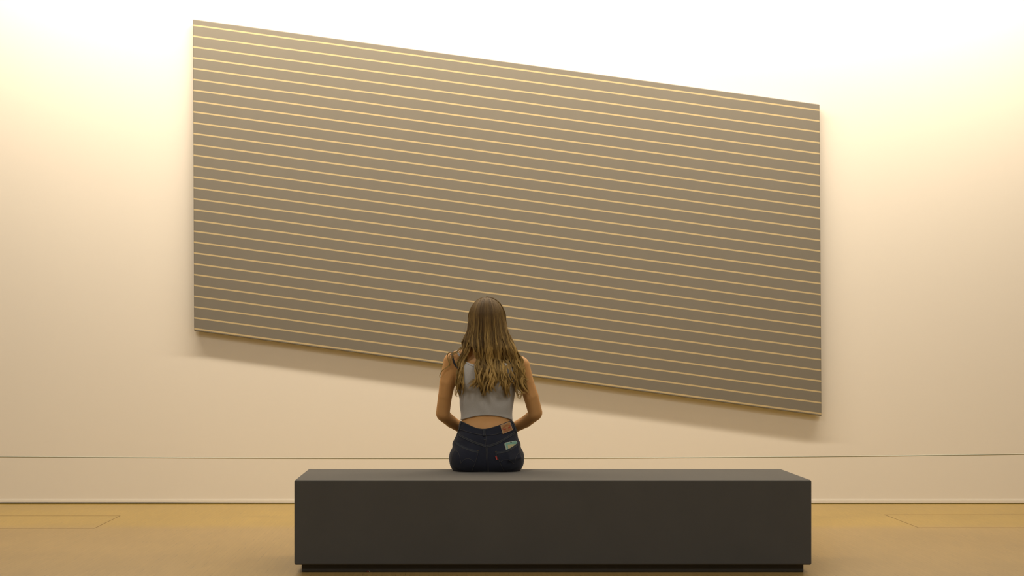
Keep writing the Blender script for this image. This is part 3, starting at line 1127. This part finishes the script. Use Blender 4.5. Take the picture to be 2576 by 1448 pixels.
# --- eyes and shoes
def sphere_data(c, r, nu=16, nv=10):
    V = []
    for i in range(nv + 1):
        a = PI * i / nv
        for j in range(nu):
            b = 2 * PI * j / nu
            V.append((c[0] + r * math.sin(a) * math.cos(b), c[1] + r * math.cos(a), c[2] + r * math.sin(a) * math.sin(b)))
    Q = [(i * nu + j, i * nu + (j + 1) % nu, (i + 1) * nu + (j + 1) % nu, (i + 1) * nu + j) for i in range(nv) for j in range(nu)]
    return np.array(V), np.array(Q)


for s in (-1, 1):
    c = (s * .031, .0862, .764)
    v, q = sphere_data(c, .0118)
    e = np_mesh('eye', v, q, M_eye, person)
    v, q = sphere_data((s * .031, .0930, .764), .0056)
    np_mesh('iris', v, q, M_iris, e)
    br_ = []
    for bx, bz in ((.014, .785), (.024, .7885), (.036, .7895), (.048, .785)):
        l, n, _, _ = BB.ray_cast(Vector((s * bx, .3, bz)), Vector((0, -1, 0)))
        br_.append(l)
    tubes('eyebrow', [catmull(np.array(br_), 12)], np.array([.0016, .002, .0024, .0026, .0026, .0026, .0026, .0024, .0022, .002, .0015, .001]), M_brow, person, n=6)

for s in (-1, 1):
    f = Field((s * .115 - .07, .40, -.445), (s * .115 + .07, .72, -.30), .0035)
    f.cone((s * .110, .475, -.345), (s * .110, .470, -.395), .046, .043, .01)
    f.cone((s * .110, .470, -.395), (s * .120, .625, -.405), .043, .036, .03)
    Z = f.ax[2][None, None, :]
    f.d = np.maximum(f.d, np.maximum(Z + .335, -.412 - Z)).astype(np.float32)
    v, q = f.mesh()
    shoe = np_mesh('shoe', smooth_verts(v, q, 1), q, M_shoe, person)
    g2 = Field((s * .115 - .07, .40, -.445), (s * .115 + .07, .72, -.30), .0035)
    g2.cone((s * .110, .470, -.405), (s * .120, .627, -.405), .046, .040, .01)
    g2.d = np.maximum(g2.d, np.maximum(Z + .408, -.4355 - Z)).astype(np.float32)
    v, q = g2.mesh()
    np_mesh('sole', smooth_verts(v, q, 1), q, M_sole, shoe)

# ------------------------------------------------------------------ hair
def hair_material():
    m = bpy.data.materials.new('fair_hair'); m.use_nodes = True
    nt = m.node_tree; N = nt.nodes; L = nt.links; b = N['Principled BSDF']
    at = N.new('ShaderNodeAttribute'); at.attribute_name = 'tone'
    rp = N.new('ShaderNodeValToRGB')
    e = rp.color_ramp.elements
    e[0].position = 0; e[0].color = (.058, .033, .012, 1)
    e[1].position = 1; e[1].color = (.68, .46, .16, 1)
    n1 = e.new(.35); n1.color = (.165, .102, .036, 1)
    n2 = e.new(.65); n2.color = (.36, .235, .080, 1)
    L.new(at.outputs['Fac'], rp.inputs['Fac'])
    L.new(rp.outputs['Color'], b.inputs['Base Color'])
    b.inputs['Roughness'].default_value = .48
    b.inputs['Specular IOR Level'].default_value = .28
    b.inputs['Anisotropic'].default_value = .3
    return m


M_hair = hair_material()

# hair silhouette: picture row, centre, half width
HS = np.array([(744, 1223, 4), (747, 1223.5, 13), (750, 1224, 19), (757, 1224, 28.5), (765, 1224, 35), (775, 1223.8, 41), (788, 1224, 45), (802, 1223.6, 48), (828, 1226, 51.5),
               (855, 1226.5, 59), (880, 1232, 67)])


def sil(py):
    return np.interp(py, HS[:, 0], HS[:, 1]), np.interp(py, HS[:, 0], HS[:, 2])


K = 8.28 / F          # metres per pixel near the figure
back_cache = {}


def back_y(px, py):
    key = (int(px / 3), int(py / 3))
    if key not in back_cache:
        dr = (P(px, py, 8.3) - PO - camL).normalized()
        loc, no, i, di = BT.ray_cast(camL, dr)
        back_cache[key] = loc.y if (loc is not None and loc.y < .02) else None
    return back_cache[key]


LOCKS = [  # x at 855, 880, 905, 930, 955, end x, end y, half width px, strands, layer
    (1170, 1169, 1160, 1155, 1155, 1157, 999, 5.0, 190, 0), (1176, 1175, 1167, 1160, 1157.5, 1162, 985, 5.0, 170, 0), (1168.5, 1166, 1156, 1152, 1151, 1147, 989, 2, 30, 0),
    (1180, 1174, 1168, 1162, 1158, 1158, 972, 3.5, 110, 1),
    (1185, 1197, 1202, 1202, 1199, 1184, 979, 4.0, 130, 0), (1190, 1198, 1203, 1204, 1202, 1197, 979, 4.5, 150, 1),
    (1197, 1204, 1208, 1209, 1207, 1205, 990, 6, 200, 0), (1204, 1210, 1213, 1214, 1213, 1212, 1001, 6, 220, 1),
    (1212, 1217, 1220, 1222, 1222, 1221, 996, 6, 230, 0), (1219, 1223, 1227, 1230, 1231, 1227, 990, 6, 230, 1),
    (1226, 1229, 1233, 1237, 1240, 1235, 988, 6, 240, 0), (1233, 1236, 1241, 1245, 1247, 1240, 977, 6, 230, 1),
    (1240, 1244, 1249, 1253, 1256, 1262, 986, 6, 220, 0), (1246, 1251, 1256, 1261, 1265, 1272, 1000, 5.5, 210, 1),
    (1252, 1257, 1262, 1266, 1269, 1279, 1006, 5.0, 190, 0), (1257, 1263, 1269, 1273, 1275, 1277, 975, 4.5, 150, 1),
    (1262, 1270, 1278, 1285, 1289, 1290, 986, 5, 190, 0), (1267, 1276, 1285, 1292, 1296, 1299, 986, 5.5, 210, 1),
    (1272, 1282, 1292, 1299, 1304, 1308, 992, 5.5, 220, 0), (1277, 1288, 1298, 1306, 1310, 1314, 985, 5.5, 220, 1),
    (1281, 1293, 1304, 1312, 1315, 1322, 990, 4.5, 190, 0), (1284.5, 1297, 1309, 1316, 1318, 1319, 972, 3.5, 130, 0),
    (1278, 1287, 1297, 1302, 1305, 1310, 1005, 1.8, 40, 0), (1270, 1280, 1289, 1296, 1300, 1302, 1001, 2, 40, 1)]


def depth_at(px, py, lay):
    """local y of the outer hair sheet"""
    c, w = sil(py)
    u = np.clip((px - c) / w, -1.1, 1.1)
    if py < 880:
        a = np.clip((py - 800) / 80, 0, 1)
        y0_ = .004 - .108 * math.sqrt(max(0, 1 - .92 * u * u))
        y1_ = -.120 + .050 * abs(u) ** 2.2
        a = a * a * (3 - 2 * a)
        y = y0_ * (1 - a) + y1_ * a
    else:
        y = -.120 + .050 * abs(u) ** 2.2
    if py > 858:
        b = back_y(px, py)
        if b is not None:
            y2 = b - .010
            a = np.clip((py - 858) / 45, 0, 1)
            y = min(y, y2) if py < 890 else (y * (1 - a) + y2 * a if y < y2 else y2)
        elif py > 900:
            y = max(y, -.075)
    return y + lay


hc = np.array([0, .004, .765]); hr = np.array([.0955, .110, .117])
strV = []; strT = []; NP = 30


def strand(lock, delta, sd, jit, wave, dz=0, dx=0, dy=0, y0=None):
    x855, x880, x905, x930, x955, xe, ye, hw, n, lay = lock
    xe = xe + dx; ye = ye + dy; x955 = x955 + dx * .4
    layer = .005 * lay + .010 * jit[0] + dz
    c, w = sil(855)
    u = np.clip((x855 + delta * hw * 1.15 - c) / w, -.985, .985)
    phi = math.asin(u)
    if abs(u) > .72 and jit[1] < .45:
        phi = math.copysign(min(PI - abs(phi), 2.05), u)
    R = 1 - .09 * jit[0]
    pts = []
    # crown: strands leave a short parting line at the top of the head
    part = np.array([.002 + jit[2] * .006, -.012 + .075 * max(0, -math.cos(phi)) * jit[3] + jit[2] * .01, .116])
    pts.append(hc + part * np.array([1, 1, 1.0]) * [1, 1, 1 - .04 * jit[0]])
    if y0 is not None:
        sd_ = 1 if u > 0 else -1
        pts.clear()
        hz = .1175 * math.sqrt(1 - (y0 / .114) ** 2)
        for al in (1, 22, 45, 68, 88):
            a = math.radians(al)
            pts.append(np.array([sd_ * .0965 * R * math.sin(a) + .002, y0 * (1 - .25 * math.sin(a)), .765 + hz * (1 - .02 * jit[0]) * math.cos(a)]))
    for al in ((24, 46, 68, 86) if y0 is None else ()):
        a = math.radians(al)
        d = np.array([math.sin(a) * math.sin(phi), -math.sin(a) * math.cos(phi), math.cos(a)])
        pts.append(hc + d * hr * R)
    front = abs(phi) > PI / 2
    def add(px, py, extra=0):
        px = px + jit[4] * .5
        y = depth_at(px, py, layer)
        if front and py < 880:
            y = y + .035 * (1 - np.clip((py - 800) / 90, 0, 1))
        if y0 is not None and py < 900:
            q_ = np.clip((py - 815) / 80, 0, 1); y = (.70 * y0) * (1 - q_) + y * q_
        pts.append(LP(px, py, y + extra))
    xs = {828: None, 855: x855, 880: x880, 905: x905, 930: x930, 955: x955}
    c8, w8 = sil(828)
    add(c8 + u * w8 * R, 828)
    for py in (855, 880, 905, 930, 955):
        if py > ye - 12: break
        f_ = hw * (1.15 if py < 900 else 1.0 if py < 940 else .85)
        sh = np.interp(py, (855, 905, 955, 1000), (1, .85, .6, .3))
        add(xs[py] + (sd + (delta - sd) * sh) * f_ * R, py)
    yend = ye - 11 * jit[5] * (1 if abs(delta) < .6 else 1.6)
    # the tip
    xb = x955 if ye > 967 else x930
    yb = 955 if ye > 967 else 930
    m1 = (xb * .45 + xe * .55, yb * .5 + yend * .5)
    add(m1[0] + (sd + (delta - sd) * .5) * hw * .85, m1[1]); add(xe + (sd + (delta - sd) * .25) * hw * .85, yend)
    c_ = catmull(np.array(pts), NP)
    # waves grow towards the tips
    z = c_[:, 2]
    g = np.clip((.75 - z) / .20, 0, 1)
    ph, am, fr = wave
    s = (.884 - z)
    am = am * (1 + .55 * np.linspace(0, 1, NP) ** 3)
    c_[:, 0] += g * am * np.sin(ph + fr * s * (1 + .08 * g)) + g * .0008 * np.sin(jit[6] * 6 + 90 * s)
    c_[:, 1] += g * am * .8 * (np.cos(ph + fr * s) - .6)
    return c_


def build_hair():
    allp = []; allr = []; tone_ = []
    for li, lock in enumerate(LOCKS):
        sub = 5 if lock[8] > 60 else 1
        subs = []
        for q in range(sub):
            subs.append((rng.uniform(0, 2 * PI), rng.uniform(.0045, .0095), rng.uniform(36, 60), (q + .5) / sub * 1.9 - .95 + rng.normal(0, .12), rng.uniform(-.26, .26), rng.uniform(-.005, .005), rng.normal(0, 3.0), -rng.uniform(0, 1) ** 1.5 * 16 if sub > 1 else 0))
        n = int(lock[8] * 1.9)
        base_t = {10: .16, 11: .12, 14: .10, 20: .14, 18: .08, 8: -.14, 7: -.10, 12: -.12, 16: -.12, 0: .05}.get(li, rng.uniform(-.08, .08))
        for k in range(n):
            sb = subs[k % sub]
            if sub > 1:
                delta = np.clip(sb[3] + rng.normal(0, .17), -1.05, 1.05)
            else:
                delta = rng.uniform(-1, 1)
            jit = rng.uniform(0, 1, 8); jit[2] = jit[2] * 2 - 1; jit[4] = rng.normal(0, .6)
            jit[0] = jit[0] ** 1.3
            c = strand(lock, delta, sb[3] if sub > 1 else 0, jit, (sb[0] + rng.normal(0, .16), sb[1] * rng.uniform(.85, 1.15), sb[2]), sb[5], sb[6], sb[7])
            allp.append(c)
            allr.append(rng.uniform(.00034, .00060))
            tone_.append(base_t + sb[4] + rng.normal(0, .10) - .20 * jit[0] + .06)
    # the front hair, swept from the parting over the temples to the back
    for k in range(1500):
        lock = LOCKS[int(rng.choice([0, 1, 3, 18, 19, 20, 21]))]
        jit = rng.uniform(0, 1, 8); jit[2] = jit[2] * 2 - 1; jit[4] = rng.normal(0, .6)
        y0 = rng.uniform(-.03, .090)
        c = strand(lock, rng.uniform(-1, 1), 0, jit, (lock[0] * .3 + y0 * 20 + rng.normal(0, .2), .005, 52), 0, 0, -rng.uniform(0, 22), y0)
        allp.append(c); allr.append(rng.uniform(.00036, .0006)); tone_.append(.02 + .12 * math.sin(y0 * 400) + rng.normal(0, .08) - .1 * jit[0])
    # loose flyaway hairs
    fly = [
        [(1160, 872, -.06), (1150, 884, -.075), (1138, 886, -.07), (1129, 888, -.055), (1125.5, 896, -.05), (1129, 908, -.06), (1131, 918, -.06), (1124, 924, -.058), (1113, 932, -.05), (1106.5, 944, -.04), (1108, 951, -.04)],
        [(1161, 874, -.06), (1152, 883, -.078), (1141, 888, -.075), (1133, 891, -.06), (1130, 900, -.062), (1132, 912, -.065), (1128, 921, -.06), (1121, 926, -.06)],
        [(1162, 874, -.06), (1155, 884, -.08), (1144, 889, -.078), (1138, 893, -.07), (1136, 902, -.068), (1134, 914, -.065), (1130, 921, -.062)],
        [(1153, 955, -.1), (1150, 975, -.09), (1146, 982, -.08), (1145, 990, -.08), (1148, 996, -.08), (1152, 997, -.085)],
        [(1153, 955, -.1), (1152, 978, -.09), (1150, 985, -.085), (1148, 990, -.085), (1150, 992, -.085)],
        [(1300, 955, -.09), (1298, 972, -.08), (1304, 986, -.07), (1314, 988, -.07)],
        [(1302, 955, -.09), (1296, 978, -.08), (1300, 990, -.07), (1310, 991, -.07), (1318, 989, -.07)],
        [(1299, 960, -.09), (1299, 985, -.08), (1303, 999, -.075), (1311, 1004, -.07)],
        [(1303, 960, -.09), (1305, 972, -.08), (1312, 984, -.07), (1322, 989, -.07)],
        [(1312, 940, -.09), (1318, 950, -.08), (1326, 955, -.075), (1330, 953, -.07)],
        [(1174, 810, -.03), (1168, 835, -.05), (1160, 855, -.06), (1150, 872, -.06)],
        [(1272, 810, -.03), (1283, 835, -.05), (1292, 850, -.06), (1297, 858, -.06)],
    ]
    nfly = 0
    for i, fpts in enumerate(fly):
        thin = i >= 10
        for k in range(3 if thin else (12 if i < 3 else 8)):
            j = rng.normal(0, 2.5 if thin else .9, 2)
            cc = catmull(np.array([LP(x + j[0] * (1 - .3 * q / len(fpts)), y + j[1], d_) for q, (x, y, d_) in enumerate(fpts)]), NP)
            if i < 3:      # keep clear of the shoulder
                for q in range(NP):
                    l, n_, _, dd = BB.find_nearest(Vector(cc[q]))
                    if (Vector(cc[q]) - l).dot(n_) < .002: cc[q] = np.array(l) + np.array(n_) * .003
            allp.append(cc); allr.append(.00016 if thin else .00055); tone_.append(.06 if i < 3 else .0)
            nfly += 1
    A = np.array(allp)                                   # (S, NP, 3)
    S = len(A)
    R = np.array(allr)[:, None] * np.ones((1, NP))
    t = np.linspace(0, 1, NP)[None, :]
    R = R * np.clip(1.05 - np.clip((t - .72) / .28, 0, 1) ** 1.5 * .85, .15, 1)
    T_ = np.gradient(A, axis=1); T_ /= np.linalg.norm(T_, axis=2, keepdims=True) + 1e-9
    out = np.array([0, -1.0, .15])
    Bn = np.cross(T_, out); Bn /= np.linalg.norm(Bn, axis=2, keepdims=True) + 1e-9
    Nn = np.cross(Bn, T_)
    V = np.zeros((S, NP, 3, 3))
    for k in range(3):
        a = 2 * PI * k / 3 + .5
        V[:, :, k] = A + R[..., None] * (math.cos(a) * Bn + math.sin(a) * Nn)
    base = (np.arange(S)[:, None, None] * NP + np.arange(NP - 1)[None, :, None]) * 3
    k = np.arange(3)[None, None, :]
    Q = np.stack([base + k, base + (k + 1) % 3, base + 3 + (k + 1) % 3, base + 3 + k], -1).reshape(-1, 4)
    o = np_mesh('hair', V.reshape(-1, 3), Q, M_hair, person)
    # darker at the roots, lighter towards the tips: the dye of the hair itself
    z = A[:, :, 2]
    tn = np.array(tone_)[:, None] * (.45 + .55 * np.clip((.80 - z) / .14, 0, 1)) + .27 + .54 * np.clip((.80 - z) / .36, 0, 1)
    tn = tn - .13 * np.exp(-((A[:, :, 0] - .004) / .034) ** 2) * np.clip((z - .60) / .1, 0, 1)
    side = np.abs(A[:, :, 0]) / .09
    tn = tn + .10 * np.clip(side, 0, 1) * np.clip((z - .68) / .1, 0, 1)
    tone = np.repeat(np.clip(tn, 0, 1)[:, :, None], 3, axis=2).ravel().astype(np.float32)
    at = o.data.attributes.new('tone', 'FLOAT', 'POINT')
    at.data.foreach_set('value', tone)
    tag(o, 'long wavy dark blonde hair')
    # dense under-layer close to the scalp and down the nape
    f = Field((-.13, -.15, .52), (.15, .11, .90), .004)
    f.ell(hc, hr * .89, .01)
    f.ell((0, .008, .787), (.0785, .096, .0925), .01)
    X = f.ax[0][:, None, None]; Y = f.ax[1][None, :, None]; Z = f.ax[2][None, None, :]
    f.d = np.maximum(f.d, np.minimum((Y - .085), .9)).astype(np.float32)
    f.sub(ell_fn((0, .115, .760), (.072, .070, .084)), (-.075, .03, .66), (.075, .12, .85), .01)
    for s in (-1, 1):
        f.cone((s * .048, -.020, .74), (s * .060, -.060, .640), .030, .016, .03)
    f.cone((0, -.045, .74), (0, -.078, .635), .040, .018, .03)
    f.cone((-.04, -.06, .68), (-.045, -.088, .615), .018, .008, .03)
    f.cone((.05, -.06, .68), (.085, -.085, .600), .018, .008, .03)
    f.cone((0, -.07, .68), (.015, -.098, .600), .02, .010, .03)
    v, q = f.mesh()
    u = np_mesh('under_hair', smooth_verts(v, q, 2), q, M_hair, o)
    at = u.data.attributes.new('tone', 'FLOAT', 'POINT')
    at.data.foreach_set('value', np.full(len(v), .22, dtype=np.float32))


build_hair()

# ------------------------------------------------------------------ lights
def area(name, loc, rot, sx, sy, power, col, spread=PI):
    l = bpy.data.lights.new(name, 'AREA'); l.shape = 'RECTANGLE'; l.size = sx; l.size_y = sy
    l.energy = power; l.color = col; l.spread = spread
    o = bpy.data.objects.new(name, l); o.location = loc; o.rotation_euler = rot
    return link(o)


M_fix = mat('fixture_paint', (.6, .6, .58, 1), .5, .3)
# wall washer: a long linear fitting under the ceiling
wx, wy, wz = 0.5, YW - 1.20, 4.58
fx = empty('wall_washer', (wx, wy, ZC))
tag(fx, 'long linear wall washer lamp fixed under the ceiling in front of the display wall', 'lamp')
box('lamp_housing', -4.2, 4.2, -.07, .07, -.13, 0, M_fix, fx, bevel=.004)
ang = math.atan2(1.2, 2.2)
lw = area('washer_light', (0, .0, -.16), (ang, 0, 0), 8.2, .06, 325, (1, .86, .675))
lw.parent = fx
# unseen ceiling panels added to fill the room with soft light
for i, (x, y) in enumerate(((-2.2, 2.0), (3.0, 2.0), (-2.2, 5.6), (3.0, 5.6))):
    r = empty('added_ceiling_lamp', (x, y, ZC))
    tag(r, 'unseen square white ceiling lamp panel added to fill the gallery with light', 'lamp', 'added ceiling fill lamps')
    box('fill_lamp_frame', -.5, .5, -.5, .5, -.05, 0, M_fix, r, bevel=.004)
    a = area('fill_panel_light', (0, 0, -.06), (0, 0, 0), .9, .9, 64, (1, .965, .90))
    a.parent = r

w = bpy.data.worlds.new('world'); sc.world = w; w.use_nodes = True
w.node_tree.nodes['Background'].inputs[0].default_value = (.02, .018, .015, 1)
sc.view_settings.view_transform = 'Standard'
sc.view_settings.look = 'None'
sc.view_settings.gamma = 1
sc.view_settings.use_curve_mapping = False
sc.view_settings.exposure = 0.07
